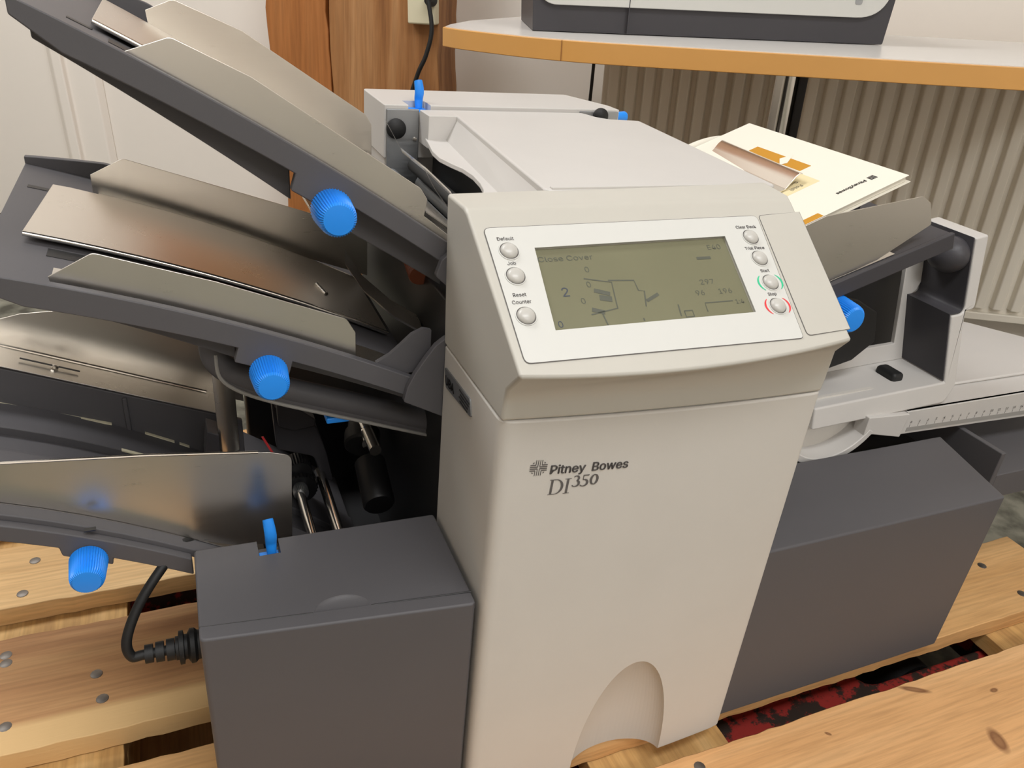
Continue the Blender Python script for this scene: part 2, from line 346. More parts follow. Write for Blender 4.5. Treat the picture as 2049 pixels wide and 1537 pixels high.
rl('leg_panel', boxm(.318, .332, .345, .40, -.62, -.03), 'black', desk, .002)
rl('leg_rail', boxm(.277, .292, .34, .39, -.63, -.03), 'steel', desk, .002)
rl('foot_bar', boxm(.27, .335, .12, .55, -.655, -.63), 'steel', desk, .004)

# printer-like machine on the desk
pa = Vector((-.119, .123, 0)); pb = Vector((.426, .262, 0)); pu = (pb-pa).normalized(); pw = (pb-pa).length; pv = Vector((-pu.y, pu.x, 0))
PM = RM @ frame(pa, pu, pv)
prn = thing('desktop_printer', 'white desktop office machine with dark grey base standing on the desk', 'printer', PM @ Vector((pw/2, .15, .002)))
def pl_(name, me, mat, bevel=None, seg=2, par=prn): me.transform(PM); return fin(link(name, me, mat, par), bevel, seg)
pl_('base', prismm(rpoly([(.004, .001), (pw-.006, .001, .003), (pw+.006, .16, .01), (-.002, .16, .01)]), 'y', .002, .28), 'dark2', .0003)
shell = pl_('front_shell', prismm(rpoly([(.012, .038, .03), (pw-.014, .038, .05), (pw-.004, .19, .02), (.0, .19, .02)], 10), 'y', -.006, .27), 'overlay', .0012, 2)
pl_('shell_seam', boxm(.148, .1492, -.0066, .0, .002, .19), 'dark2')
pl_('paper_recess', prismm([(.26, .062), (.44, .062), (.43, .085), (.275, .085)], 'y', -.0075, .0), 'white', .003)
pl_('status_slot', prismm(rpoly([(.495, .056, .004), (.506, .056, .004), (.506, .085, .004), (.495, .085, .004)]), 'y', -.0068, 0), 'plate')
pl_('sheet_icon', prismm([(.458, .062), (.474, .062), (.474, .066), (.462, .066), (.462, .074), (.470, .074), (.470, .078), (.458, .078)], 'y', -.0064, 0), 'inklight')

# ------------------------------------------------------------------ pallet
pal = thing('wooden_pallet', 'pale pine pallet of wide deck boards under the machine', 'pallet', (.2, .23, -.144))
def board(name, x0, x1, y0, y1, z0, z1, mat, seed, amp=.0012, along='x'):
    rnd = random.Random(seed); n = 90; v = []; f = []
    for i in range(n+1):
        t = i/n
        j = [rnd.uniform(-amp, amp) for _ in range(4)]; k = rnd.uniform(-amp*.35, amp*.35)
        if along == 'x':
            x = x0+(x1-x0)*t; v += [(x, y0+j[0], z0), (x, y1+j[1], z0), (x, y1+j[2], z1+k), (x, y0+j[3], z1+k)]
        else:
            y = y0+(y1-y0)*t; v += [(x0+j[0], y, z0), (x1+j[1], y, z0), (x1+j[2], y, z1+k), (x0+j[3], y, z1+k)]
    for i in range(n):
        for q in range(4): f.append((i*4+q, i*4+(q+1) % 4, i*4+4+(q+1) % 4, i*4+4+q))
    f += [(0, 1, 2, 3), (n*4, n*4+1, n*4+2, n*4+3)]
    cx, cy = (x0+x1)/2, (y0+y1)/2
    me = mesh([(a-cx, b-cy, c) for a, b, c in v], f); o = link(name, me, mat, pal); o.location = (cx, cy, 0); fin(o, .0012, 1, 40); return o
nailm = lathem([(0, .0055), (.0008, .0052), (.0014, .003)], (0, 0, 0), (0, 0, 1), 12)
nailm.transform(Matrix.Translation((0, 0, -.0004)))
DX0, DX1 = -.400, .800
NAILS = [(-.3466, .4148), (-.353, .3644), (-.2890, .405), (-.3575, .2804), (-.3562, .27), (-.2798, .2328), (-.2738, .202), (-.348, .1952), (.7114, .0924), (.7155, .0398), (.2074, -.0313), (.17, -.11), (.71, -.05), (.69, -.12), (-.33, .52), (-.29, .59)]
decks = [(-.163, -.018, 'palletf', 11), (.018, .126, 'pallet', 12), (.165, .303, 'palletb', 13), (.346, .446, 'palletd', 14), (.487, .632, 'pallet', 15)]
strs = [(-.40, -.258), (.1245, .264), (.640, .785)]
for (y0, y1, mt_, sd) in decks:
    o = board('deck_board', DX0, DX1, y0, y1, -.022, 0, mt_, sd, .0009)
    for (nx, ny) in NAILS:
        if y0 < ny < y1:
            nl = link('nail_head', nailm, 'nail', o); nl.location = (nx-(DX0+DX1)/2, ny-(y0+y1)/2, 0)
fin(bpy.data.objects['nail_head'])
for i, (x0, x1) in enumerate(strs):
    board('stringer_board', x0, x1, -.163, .632, -.044, -.0225, 'string', 30+i, .0008, 'y')
    for (y0, y1) in ((-.163, -.063), (.162, .307), (.532, .632)):
        board('block', x0, x1, y0, y1, -.122, -.0445, 'string', 40+i, .0006, 'x')
for (y0, y1) in ((-.163, -.063), (.162, .307), (.532, .632)):
    board('bottom_board', DX0, DX1, y0, y1, -.1435, -.1225, 'string', 60, .001)

# pallet jack forks
jack = thing('pallet_jack', 'worn red pallet jack forks pushed in under the pallet boards', 'pallet jack', (.1, .2, -.144))
for yo in (0, .36):
    fk = prism('fork', rpoly([(-.9, .0), (.72, .0, .02), (.77, .03, .02), (.77, .11, .02), (.72, .14, .02), (.665, .14), (.665, .027, .02), (.47, .027, .02), (.47, .118, .02), (.60, .118), (.60, .14), (-.9, .14)], 4), 'z', -.095, -.05, 'redpaint', jack, .004)
    fk.location.y = yo-.006
    lathe('load_roller', [(0, .037), (.07, .037)], (.57, .035+yo, -.107), (0, 1, 0), 'rubber', jack, 24)

# ------------------------------------------------------------------ the folding machine
mc = thing('folder_inserter_machine', 'grey and white folding and inserting machine with sloping feed trays and display panel', 'office machine', (.15, .2, 0))

# front column with scooped arch
def bow(x): return .0042*max(0, 1-((x-.128)/.120)**2)
colm = prismm(rpoly([(0, .001, .011)]+[(x, -bow(x)) for x in lin(.018, .2400, 25)]+[(.2505, .001, .005), (.2505, .110), (0, .110)], 10), 'z', .0, .3625)
for v in colm.vertices:
    if v.co.z > .3: v.co.z += .0045-.011*v.co.x/.25
column = fin(link('front_cover', colm, 'light', mc), .0016, 3)
tmp = link('cutter', lathem([(0, 1)], (0, 0, 0), (0, 0, 1), 8), None)
bm = bmesh.new(); bmesh.ops.create_uvsphere(bm, u_segments=64, v_segments=40, radius=1); bm.to_mesh(tmp.data); bm.free()
tmp.data.transform(Matrix.Translation((.1358, -.004, -.001)) @ Matrix.Diagonal((.0452, .0224, .1262, 1)))
cut(column, [tmp])
column['label'] = 'pale grey front cover with scooped arch at the foot'

# lettering on the front cover
th = R(-3.4); tu = Vector((math.cos(th), 0, math.sin(th))); tv = Vector((-math.sin(th), 0, math.cos(th)))
def cpt(x, z): return (x, -.00035, z)
def onbow(o):
    for v in o.data.vertices: v.co.y -= bow(v.co.x)
    return o
onbow(text('brand_lettering', 'Pitney', .0128, cpt(.0354, .3247), tu, tv, 'ink', column, bold=.00022, sx=.98)); onbow(text('brand_lettering', 'Bowes', .0128, cpt(.0652, .3229), tu, tv, 'ink', column, bold=.00022, sx=.98))
# square cross emblem made of bars
H = .0059
vv = []; ff = []
def addbar(u0, u1, v0, v1):
    b = len(vv)
    for (a, c) in ((u0, v0), (u1, v0), (u1, v1), (u0, v1)): vv.append(Vector(cpt(.0278, .3306))+tu*a+tv*c)
    ff.append((b, b+1, b+2, b+3))
for sx in (-1, 1):
    for sy in (-1, 1):
        for k, (ins, leg) in enumerate(((.0007, H), (.0021, H), (.0036, H-.0016))):
            lo, hi = sorted((sx*ins, sx*leg)); t = .00038
            addbar(lo, hi, sy*ins-t, sy*ins+t)
            lo2, hi2 = sorted((sy*ins, sy*leg)); addbar(sx*ins-t*.62, sx*ins+t*.62, lo2, hi2)
onbow(link('emblem', mesh(vv, ff), 'ink', column))
# serif model lettering
sv = []; sf = []
def poly2(pts, o, sc):
    b = len(sv)
    for (a, c) in pts: sv.append(Vector(o)+tu*(a*sc)+tv*(c*sc))
    sf.append(tuple(range(b, b+len(pts))))
def stroke(cpts, o, sc, closed=False):
    # cpts: (x,y,halfwidth) centre line
    n = len(cpts); Ls = []; Rs = []
    for i in range(n):
        a = Vector(cpts[(i-1) % n if closed else max(i-1, 0)][:2]); c = Vector(cpts[(i+1) % n if closed else min(i+1, n-1)][:2]); t = (c-a).normalized(); nn = Vector((-t.y, t.x)); q = Vector(cpts[i][:2]); h = cpts[i][2]
        Ls.append(q+nn*h); Rs.append(q-nn*h)
    for i in range(n if closed else n-1):
        j = (i+1) % n; poly2([Rs[i], Rs[j], Ls[j], Ls[i]], o, sc)
def arc(cx, cy, rx, ry, a0, a1, wf, n=18): return [(cx+rx*math.cos(a), cy+ry*math.sin(a), wf(a)) for a in lin(a0, a1, n)]
O = cpt(.0362, .3082); c_ = .0118
sh = .07
poly2([(0, 0), (.34, 0), (.34, .04), (0, .04)], O, c_); poly2([(0, .96), (.34, .96), (.34, 1), (0, 1)], O, c_)
poly2([(.10, 0), (.23, 0), (.23, 1), (.10, 1)], O, c_)
stroke([(.2, .98, .025)]+arc(.38, .5, .42, .48, math.pi/2, -math.pi/2, lambda a: .025+.05*math.cos(a)**2)+[(.2, .02, .025)], O, c_)
poly2([(.92, 0), (1.3, 0), (1.3, .04), (.92, .04)], O, c_); poly2([(.92, .96), (1.3, .96), (1.3, 1), (.92, 1)], O, c_); poly2([(1.045, 0), (1.175, 0), (1.175, 1), (1.045, 1)], O, c_)
O2 = Vector(O)+tu*(1.38*c_)+tv*(.46*c_)
stroke(arc(.2, .50, .17, .16, 2.5, -1.3, lambda a: .03+.03*max(0, math.cos(a)))+arc(.2, .16, .22, .20, 1.3, -2.6, lambda a: .03+.04*max(0, math.cos(a))), O2, c_)
O3 = Vector(O)+tu*(1.92*c_)+tv*(.46*c_)
poly2([(.08, .62), (.42, .62), (.45, .70), (.08, .70)], O3, c_); poly2([(.08, .36), (.13, .36), (.13, .70), (.08, .70)], O3, c_)
stroke(arc(.16, .16, .24, .22, 1.8, -2.6, lambda a: .03+.04*max(0, math.cos(a))), O3, c_)
O4 = Vector(O)+tu*(2.48*c_)+tv*(.46*c_)
stroke(arc(.24, .33, .20, .32, 0, 2*math.pi*17/18, lambda a: .03+.045*abs(math.cos(a)), 18), O4, c_, True)
onbow(link('model_lettering', mesh(sv, sf), 'ink', column))
# maker's plate on the left side of the cover
pp = prismm(rpoly([(.1055, .3518, .002), (.1010, .3375, .002), (.0475, .3428, .002), (.052, .3545, .002)], 3), 'x', -.0010, .0005)
lp = fin(link('maker_plate', pp, 'plate', mc)); lp['label'] = 'small dull metal maker plate'
su = Vector((0, -.0535, .004)).normalized(); sv_ = Vector((0, .15, .99))
text('plate_lettering', 'UBA', .013, (-.0013, .1015, .3405), su, sv_, 'inkb', lp, bold=.0002)
for k in range(4):
    box('plate_line', (-.0014, -.0009, .052+.001*k, .072-.002*(k % 2), .3505-.0026*k, .3515-.0026*k), 'inkb', lp)

# control panel head
Pp = Vector((0, -.022, .41)); Pu = Vector((0, .107, .0715)).normalized(); Pn = Vector((0, -Pu.z, Pu.y))
def pan(x, u, h=0): return Vector((x, 0, 0))+Vector((0, Pp.y, Pp.z))+Pu*u+Pn*h
prof = [(.112, .3625, .0, .2505), (.0005, .3630, .0, .2500), (-.0005, .374, .0, .2500), (-.0032, .3905, -.0002, .2480), (-.0198, .4066, -.0010, .2390), (-.0220, .4086, -.0012, .2378), (-.0206, .4107, -.0014, .2380),
        (.0735, .4733, -.003, .2468), (.0800, .4755, -.003, .2475), (.112, .4750, -.003, .2500)]
bulge = [0, .0040, .0040, .0045, .0075, .0078, .0070, 0, 0, 0]
vs = []; n = len(prof); NS = 17; fs = []
for k in range(NS):
    t = k/(NS-1)
    for q, bg in zip(prof, bulge):
        x = q[2]+(q[3]-q[2])*t; b_ = bg*(1-(2*t-1)**2)
        z = q[1] + ((.0045-.011*x/.25) if q[1] < .38 else 0)
        if q[0] > .07 and q[1] > .4: z += .004*t*min(1, (q[0]-.07)/.02)
        if q[1] > .4: vs.append((x, q[0]-b_*Pu.y, z-b_*Pu.z))
        else: vs.append((x, q[0]-b_, z))
for k in range(NS-1):
    for i in range(n): fs.append((k*n+i, k*n+(i+1) % n, (k+1)*n+(i+1) % n, (k+1)*n+i))
fs += [tuple(range(n)), tuple(range(NS*n-1, (NS-1)*n-1, -1))]
cp = fin(link('control_panel', mesh(vs, fs), 'panel', mc), .0022, 4, 50)
def pbox(x0, x1, u0, u1, h0, h1): return mesh([pan(x, u, h) for h in (h0, h1) for u in (u0, u1) for x in (x0, x1)], [(0, 2, 3, 1), (4, 5, 7, 6), (0, 1, 5, 4), (2, 6, 7, 3), (0, 4, 6, 2), (1, 3, 7, 5)])
LC = [(.0288, .0268), (.1718, .0268), (.1752, .0878), (.0333, .0858)]
def pprism(pts, h0, h1):
    k = len(pts); v = [pan(x, u, h) for h in (h0, h1) for x, u in pts]
    return mesh(v, [tuple(range(k)), tuple(range(2*k-1, k-1, -1))]+[(i, (i+1) % k, k+(i+1) % k, k+i) for i in range(k)])
LCDCUT = link('cutter', pprism(LC, -.003, .01), None)
OV = rpoly([(.0042, .0075, .004), (.1990, .0045, .003), (.2095, .1040, .004), (.0045, .1020, .004)], 4)
DR = rpoly([(.2035, .0060, .003), (.2400, .0075), (.2485, .1062), (.2115, .1040, .003)], 4)
cut(cp, [LCDCUT])
cp['label'] = 'sloping beige control panel head'
def outline(name, pts, wd, mat):
    k = len(pts); v = []
    for i in range(k):
        a, b, c = Vector(pts[i-1]), Vector(pts[i]), Vector(pts[(i+1) % k]); t = (c-a).normalized(); nn = Vector((t.y, -t.x))
        for s_, h in ((0, .00015), (wd, .00015)): v.append(pan(b.x+nn.x*s_, b.y+nn.y*s_, h))
    return link(name, mesh(v, [(2*i, 2*i+1, (2*i+3) % (2*k), (2*i+2) % (2*k)) for i in range(k)]), mat, cp)
ov = fin(link('overlay_sheet', pprism(OV, -.001, .0004), 'overlay', cp)); ov['label'] = 'white overlay sheet around the display'
c2 = link('cutter', pprism(LC, -.003, .01), None); cut(ov, [c2])
outline('overlay_gap', OV, .0005, 'ink')
dr = fin(link('side_flap', pprism(DR, -.001, .0003), 'panel', cp))
outline('flap_gap', DR, .0005, 'ink')
lcd = link('display', pprism([(x+(.001 if i in (1, 2) else -.001), u+(.001 if i > 1 else -.001)) for i, (x, u) in enumerate(LC)], -.004, -.0019), 'lcd', cp); lcd['label'] = 'olive liquid crystal display'
def ltext(s, x, u, size, mat='lcdink', sx=1.0): return text('display_text', s, size, pan(x, u, -.00175), (1, 0, 0), Pu, mat, cp, ext=.0, sx=sx)
ltext('Close Cover', .0336, .0765, .0072, 'lcdink', 1.30); ltext('E40', .1585, .0790, .0075, 'lcdink', 1.15); ltext('2', .0415, .0505, .0125, 'lcdink2', 1.1)
ltext('0', .0325, .0295, .0085, 'lcdink2'); ltext('0', .0625, .0670, .0080); ltext('0', .0600, .0560, .0080); ltext('0', .0525, .0445, .0080)
ltext('297', .1410, .0520, .0075, 'lcdink', 1.15); ltext('96', .1345, .0440, .0075, 'lcdink', 1.1); ltext('196', .1520, .0440, .0075, 'lcdink', 1.1)
ltext('1:4', .1615, .0355, .0065, 'lcdink', 1.0)
def lline(pts, wd=.0009):
    k = len(pts); v = []
    for i in range(k):
        a, c = Vector(pts[max(i-1, 0)]), Vector(pts[min(i+1, k-1)]); t = (c-a).normalized(); nn = Vector((-t.y, t.x))*wd/2; q = Vector(pts[i])
        v += [pan(q.x+nn.x, q.y+nn.y, -.00175), pan(q.x-nn.x, q.y-nn.y, -.00175)]
    link('display_line', mesh(v, [(2*i, 2*i+1, 2*i+3, 2*i+2) for i in range(k-1)]), 'lcdink', cp)
lline([(.060, .0625), (.078, .0585), (.0755, .0395), (.0565, .0365)]); lline([(.076, .0600), (.0940, .0588), (.0945, .0510), (.0985, .0505), (.0955, .0390)])
lline([(.0975, .0430), (.1075, .0475)], .0022); lline([(.064, .0535), (.074, .0500)], .003); lline([(.066, .0480), (.074, .0462)], .004); lline([(.058, .0400), (.066, .0372)], .003)
lline([(.0640, .0365), (.0650, .0275)]); lline([(.1185, .0385), (.1175, .0300)]); lline([(.1210, .0335), (.1270, .0335), (.1268, .0290), (.1208, .0290), (.1210, .0335)], .0008)
lline([(.1380, .0315), (.1385, .0380), (.1600, .0380)], .0008); lline([(.147, .0725), (.158, .0725)], .0022); lline([(.0905, .0290), (.0905, .0310)], .001)
# buttons
def button(x, u, label=None):
    o = pan(x, u, 0)
    b = lathe('button', [(0, .0055), (.0012, .0054), (.0023, .0048), (.0031, .0035), (.0035, .0016), (.0036, .0003)], o, Pn, 'button', cp, 32)
    lathe('button_gap_shade', [(.0002, .0060), (.00052, .0062), (.00054, .0050)], o, Pn, 'ink', cp, 32)  # flat dark ring painting the shade in the gap round the button
    rg = lathe('button_ring', [(.0003, .0069), (.0009, .0067), (.0009, .0061), (.0002, .0059)], o, Pn, 'overlay', cp, 40)
    return b
for (x, u, s, du) in ((.0160, .0842, 'Default', .0080), (.0150, .0660, 'Job', .0080), (.0135, .0380, 'Reset', .0135), (.1955, .0858, 'Clear Deck', .0076), (.1945, .0680, 'Trial Piece', .0074), (.1938, .0482, 'Start', .0084), (.1908, .0298, 'Stop', .0082)):
    button(x, u)
    text('key_label', s, .0047, pan(x, u+du, .0006), (1, 0, 0), Pu, 'ink', cp, align='CENTER', ext=.0001)
text('key_label', 'Counter', .0047, pan(.0135, .0380+.0085, .0006), (1, 0, 0), Pu, 'ink', cp, align='CENTER', ext=.0001)
def paren(x, u, mat):
    for s in (0, math.pi):
        v = []; k = 13
        for i, a in enumerate(lin(-.78, .78, k)):
            wd = .0004+.0010*math.cos(a/.78*math.pi/2)
            for rr in (.0080, .0080+wd): v.append(pan(x+rr*math.cos(a+s)*1.08, u+rr*math.sin(a+s)*1.0, .00055))
        link('colour_bracket', mesh(v, [(2*i, 2*i+1, 2*i+3, 2*i+2) for i in range(k-1)]), mat, cp)
paren(.1938, .0482, 'green'); paren(.1908, .0298, 'red')

# left drive cover
LB = rpoly([(-.1815, .0215, .004), (-.0035, .0060, .004), (-.0030, .1085, .003), (-.1805, .1095, .003)], 4)
lm = prismm(LB, 'z', .003, .2205)
for v in lm.vertices:
    if v.co.z > .1: v.co.z += (.0025 if v.co.x < -.1 else -.0015) - max(0, (.04-v.co.y))*.03
lcov = fin(link('left_drive_cover', lm, 'dark', mc), .0018, 3); lcov['label'] = 'dark grey box shaped drive cover with lift up lid'
k1 = link('cutter', boxm(-.1378, -.1228, .092, .13, .2135, .24), None)
k2 = link('cutter', boxm(0, 1, 0, 1, 0, 1), None); bm = bmesh.new(); bmesh.ops.create_uvsphere(bm, u_segments=40, v_segments=24, radius=1); bm.to_mesh(k2.data); bm.free()
k2.data.transform(Matrix.Translation((-.0915, .0262, .2215)) @ Matrix.Diagonal((.0190, .0125, .0045, 1)))
k3 = link('cutter', boxm(-.2, 0, .0, .0245, .19, .24), None); k3.data.transform(Matrix.Rotation(R(-5), 4, 'Z') @ Matrix.Translation((0, -.0073, 0)))
b3 = k2.modifiers.new('h', 'BOOLEAN'); b3.operation = 'DIFFERENCE'; b3.solver = 'EXACT'; b3.object = k3; bake(k2); bpy.data.objects.remove(k3, do_unlink=True)
cut(lcov, [k1, k2])
lid_line = [(-.181, .0335), (-.128, .0285), (-.108, .0265)]
tube('lid_seam', [(-.1813, .0335, .2222), (-.111, .0268, .2207)], .0005, 'black', lcov, 6); tube('lid_seam', [(-.073, .0238, .2197), (-.0035, .0175, .2187)], .0005, 'black', lcov, 6)
fin(link('lever_slot', boxm(-.1372, -.1234, .0935, .105, .2125, .2142), 'blue', lcov), .0005)
def lever(par, base, h, w_, lean=.004, name='blue_lever'):
    b = Vector(base); pts = smooth_path([b, b+Vector((0, .002, h*.35)), b+Vector((0, -.001, h*.65)), b+Vector((-.001, lean, h))], 5)
    k = len(pts); tp = [w_*(.55+.45*math.sin(math.pi*min(1, .15+.85*i/(k-1))*.75)) for i in range(k)]
    me = tubem(pts, w_, 14, tp)
    for v in me.vertices: v.co.y = b.y+(v.co.y-b.y)*.55
    return fin(link(name, me, 'blue', par))
lv = lever(lcov, (-.1285, .099, .2135), .0325, .0042); lv['label'] = 'small blue lever'

# right drive cover
rm_ = prismm([(.2490, .0075), (.5375, .0080), (.5610, .1080), (.2490, .1080)], 'z', .0025, .2)
for v in rm_.vertices:
    if v.co.z > .1: v.co.z = .2003 + (.004 if v.co.y > .05 else 0)
    elif v.co.x > .5 and v.co.y < .05: v.co.x = .5385; v.co.y = .0105
rcov = fin(link('right_drive_cover', rm_, 'dark', mc), .0022, 3); rcov['label'] = 'dark grey box shaped right end cover'

# chassis and rear body
box('main_chassis', (.004, .247, .112, .395, .004, .395), 'black', mc, .002)
box('cover_frame', (.075, .245, .114, .394, .394, .442), 'black', mc, .002)
for (x, z, r_) in ((.030, .418, .007), (.052, .428, .006), (.062, .410, .008)):
    lathe('feed_shaft', [(0, r_), (.25, r_)], (x, .13, z), (0, 1, 0), 'plate' if r_ > .0065 else 'rubber', mc, 20)
box('base_pan', (-.17, .25, .11, .40, .004, .06), 'black', mc, .003)
box('rear_chassis', (-.12, .56, .398, .42, .004, .20), 'black', mc, .003)
box('right_chassis', (.248, .56, .112, .40, .004, .185), 'black', mc, .003)
# rear housing
hp = rpoly([(.0275, .400), (.2835, .400), (.2835, .425), (.262, .492, .004), (.028, .492, .004)], 3)
hm = prismm(hp, 'z', .43, .4805)
house = fin(link('rear_housing', hm, 'white', mc), .003, 3); house['label'] = 'off white rear housing bar'
k1 = link('cutter', boxm(.051, .0735, .39, .424, .474, .50), None); cut(house, [k1])
box('rear_housing_base', (.03, .28, .405, .488, .004, .432), 'white', mc, .003)
fin(link('lever_slot', boxm(.0515, .0730, .4005, .4235, .4725, .4745), 'blue', house), .0005)
lv = lever(house, (.0668, .418, .474), .026, .0046, .002); lv['label'] = 'upright blue release lever'
box('end_plate', (.0295, .0615, .3975, .4015, .405, .4768), 'plate', house, .0006)
lathe('grommet', [(0, .0095), (.003, .0095), (.0055, .006), (.006, .0005)], (.0385, .3978, .4590), (0, -1, 0), 'rubber', house, 28)
lathe('screw', [(0, .0022), (.0015, .0018), (.0016, .0002)], (.0575, .3976, .449), (0, -1, 0), 'steel', house, 14)
box('end_plate', (.236, .2815, .3975, .4015, .45, .4785), 'plate', house, .0006)
lathe('grommet', [(0, .0085), (.003, .0085), (.0055, .005), (.006, .0005)], (.2595, .3978, .4740), (0, -1, 0), 'rubber', house, 28)
lathe('side_knob', [(0, .005), (.012, .006), (.014, .005)], (.284, .41, .4715), (1, 0, 0), 'blue', house, 24)

# top cover with scooped left edge
ctop = [(.0890, .396), (.0890, .366), (.0650, .108), (.2590, .108), (.2840, .358), (.252, .364), (.243, .374), (.237, .396)]
cov = fin(link('top_cover', prismm(rpoly([(q[0], q[1], .003) for q in ctop], 2), 'z', .44, .4774), 'white', mc), .0040, 4); cov['label'] = 'off white top cover'
fin(link('cover_corner', boxm(.0615, .093, .366, .3965, .4465, .4770), 'white', cov), .0008, 2)
# sloping groove wall and ledge
gv = [(.0865, .372, .4800), (.0560, .108, .4800), (.0600, .108, .4545), (.0850, .3755, .4545), (.066, .108, .44), (.09, .372, .44)]
fin(link('groove_wall', mesh([(.0905, .372, .4745), (.0665, .108, .4745), (.0540, .108, .4545), (.0795, .372, .4545), (.0905, .372, .44), (.0665, .108, .44)], [(0, 1, 2, 3), (2, 3, 4, 5), (0, 1, 5, 4), (0, 3, 4), (1, 5, 2)]), 'white', cov))
led = [(.084, .374), (.061, .374), (.0575, .352), (.052, .322), (.0508, .297), (.0545, .276), (.0590, .258), (.0600, .235), (.0575, .212), (.0532, .192), (.045, .172), (.040, .150), (.040, .108), (.058, .108)]
fin(link('scooped_ledge', prismm(led, 'z', .4505, .4548), 'white', cov), .0008, 2)
# flat front strip joining the control head
box('cover_lip', (.070, .2500, .1085, .1125, .4755, .4785), 'white', cov, .0006)

# ---------------------------------------------------------------- feed trays
def fitp(P): c = np.polyfit([q[0] for q in P], [q[1] for q in P], 2); return lambda x: float(np.polyval(c, x))
f1 = fitp([(-.2234, .5716), (-.1819, .5517), (-.1015, .5056), (.0026, .4387)])
f2 = fitp([(-.2606, .4317), (-.1565, .3975), (-.066, .3625), (-.031, .3432)])
_c3 = np.polyfit([-.36, -.2925, -.2426, -.1826, -.12], [.2865, .2628, .2442, .2089, .168], 2)
def f3(x): return float(np.polyval(_c3, x))
def knob(par, x, z, y=.1165, r=.0128, ln=.024, ax=(0, -1, 0)):
    prof_ = [(0, r*.93), (.0015, r*1.0), (ln*.80, r*.90), (ln*.93, r*.84), (ln, r*.70), (ln*1.015, r*.35), (ln*1.02, .0004)]
    return lathe('knob', prof_, (x, y, z), ax, 'blue', par, 88, (.0009, (1, 2, 3)), 28)
def guide(name, poly, y0, y1, foot, mat, par, footx, fz, fy):
    g = prism(name, poly, 'y', y0, y1, mat, par, .0003, 2)
    if foot:
        strip('guide_foot', lin(footx[0], footx[1], 10), lambda x: fz(x)+.0012, lambda x: fz(x), fy[0], fy[1], mat, par)
    return g
def side_guide(par, poly, y, th_, fz, footx, fy, mat):
    """upright sheet plus folded foot as one bent sheet"""
    me = prismm(poly, 'y', y, y+th_); bm = bmesh.new(); bm.from_mesh(me)
    me2 = prismm([(x, fz(x)+.0011) for x in lin(footx[0], footx[1], 12)]+[(x, fz(x)) for x in reversed(lin(footx[0], footx[1], 12))], 'y', fy[0], fy[1])
    bm.from_mesh(me2); bm.to_mesh(me); bm.free()
    return fin(link('side_guide', me, mat, par), .0003, 2)
def slot(par, x, y, f, dx=.010, dy=.006):
    me = mesh([(x+a, y+b, f(x+a)-.0034+h) for h in (0, .0003) for b in (0, dy) for a in (0, dx)], [(0, 2, 3, 1), (4, 5, 7, 6), (0, 1, 5, 4), (2, 6, 7, 3), (0, 4, 6, 2), (1, 3, 7, 5)])
    return link('slot', me, 'black', par)
def feed_tray(label, f, x0, x1, bx, under, rear_x1=None):
    """bed, front rail with boss, rear rail; one part"""
    bm = bmesh.new(); xs = lin(x0, x1, 24)
    def add(me): bm.from_mesh(me)
    add(prismm([(x, f(x)-.0035) for x in xs]+[(x, f(x)-.0075) for x in reversed(xs)], 'y', .121, .384))
    b0, b1 = bx
    rp_ = [(x, f(x)) for x in xs]+[(x, f(x)-.0165) for x in reversed([q for q in xs if q > b1+.004])]
    rp_ += [(b1, f(b1)-.0165), (b1-.003, f(b1)-.0265), (b0-.003, f(b0)-.0265), (b0, f(b0)-.0165)]
    rp_ += [(x, f(x)-.0165) for x in reversed([q for q in xs if q < b0-.004 and q > x0+.012])]+[(x0, f(x0)-.0095)]
    add(prismm(rp_, 'y', .1165, .1235))
    add(prismm([(x, f(x)+.002+.010*min(1, max(0, (x-x0)/.06))) for x in xs]+[(x, f(x)-.010) for x in reversed(xs)], 'y', .3785, .385))
    # underframe web set back from the rail
    for (a, b, d0, d1) in under:
        xx = lin(a, b, 8); add(prismm([(x, f(x)-.006) for x in xx]+[(x, f(x)-.0165-d0-(d1-d0)*(x-a)/(b-a)) for x in reversed(xx)], 'y', .138, .142))
    me = bpy.data.meshes.new('mesh'); bm.to_mesh(me); bm.free()
    o = fin(link('feed_tray', me, 'dark', mc), .0009, 2); o['label'] = label; return o
# top tray
t1 = feed_tray('top sloping feed tray', f1, -.2318, .006, (-.0975, -.0635), [(-.226, -.098, .003, .022), (-.062, .004, .022, .020)])
side_guide(t1, rpoly([(-.1823, .5505), (-.1590, .5588, .006), (-.118, .5397), (-.0165, .4745, .005), (-.0115, .4668, .003), (-.0135, f1(-.0135)+.006), (.008, f1(.008)+.004), (.008, f1(.008)-.003), (-.06, f1(-.06)-.003), (-.12, f1(-.12)-.003), (-.18, f1(-.18)-.003)], 4), .1265, .0011, lambda x: f1(x)-.0034, (-.176, .004), (.1265, .15), 'galv')
side_guide(t1, rpoly([(-.1712, .5549), (-.1514, .5635, .006), (-.1026, .5441), (-.005, .4825, .005), (.0, .474, .003), (.0, f1(0)), (-.06, f1(-.06)-.003), (-.12, f1(-.12)-.003), (-.17, f1(-.17)-.003)], 4), .335, .0011, lambda x: f1(x)-.0034, (-.165, .0), (.305, .335), 'steel')
cpl = strip('centre_plate', lin(-.1985, .026, 16), lambda x: f1(x)+.0015, lambda x: f1(x)+.0004, .175, .334, 'steel', t1, .0003)
tube('plate_roll', [(x, .175, f1(x)+.0004) for x in lin(-.1985, .0, 12)], .0016, 'polish', t1, 10)
slot(t1, -.2105, .165, f1, .012, .007); slot(t1, -.1905, .150, f1, .030, .016)
knob(t1, -.0768, .4655, r=.0132, ln=.025)
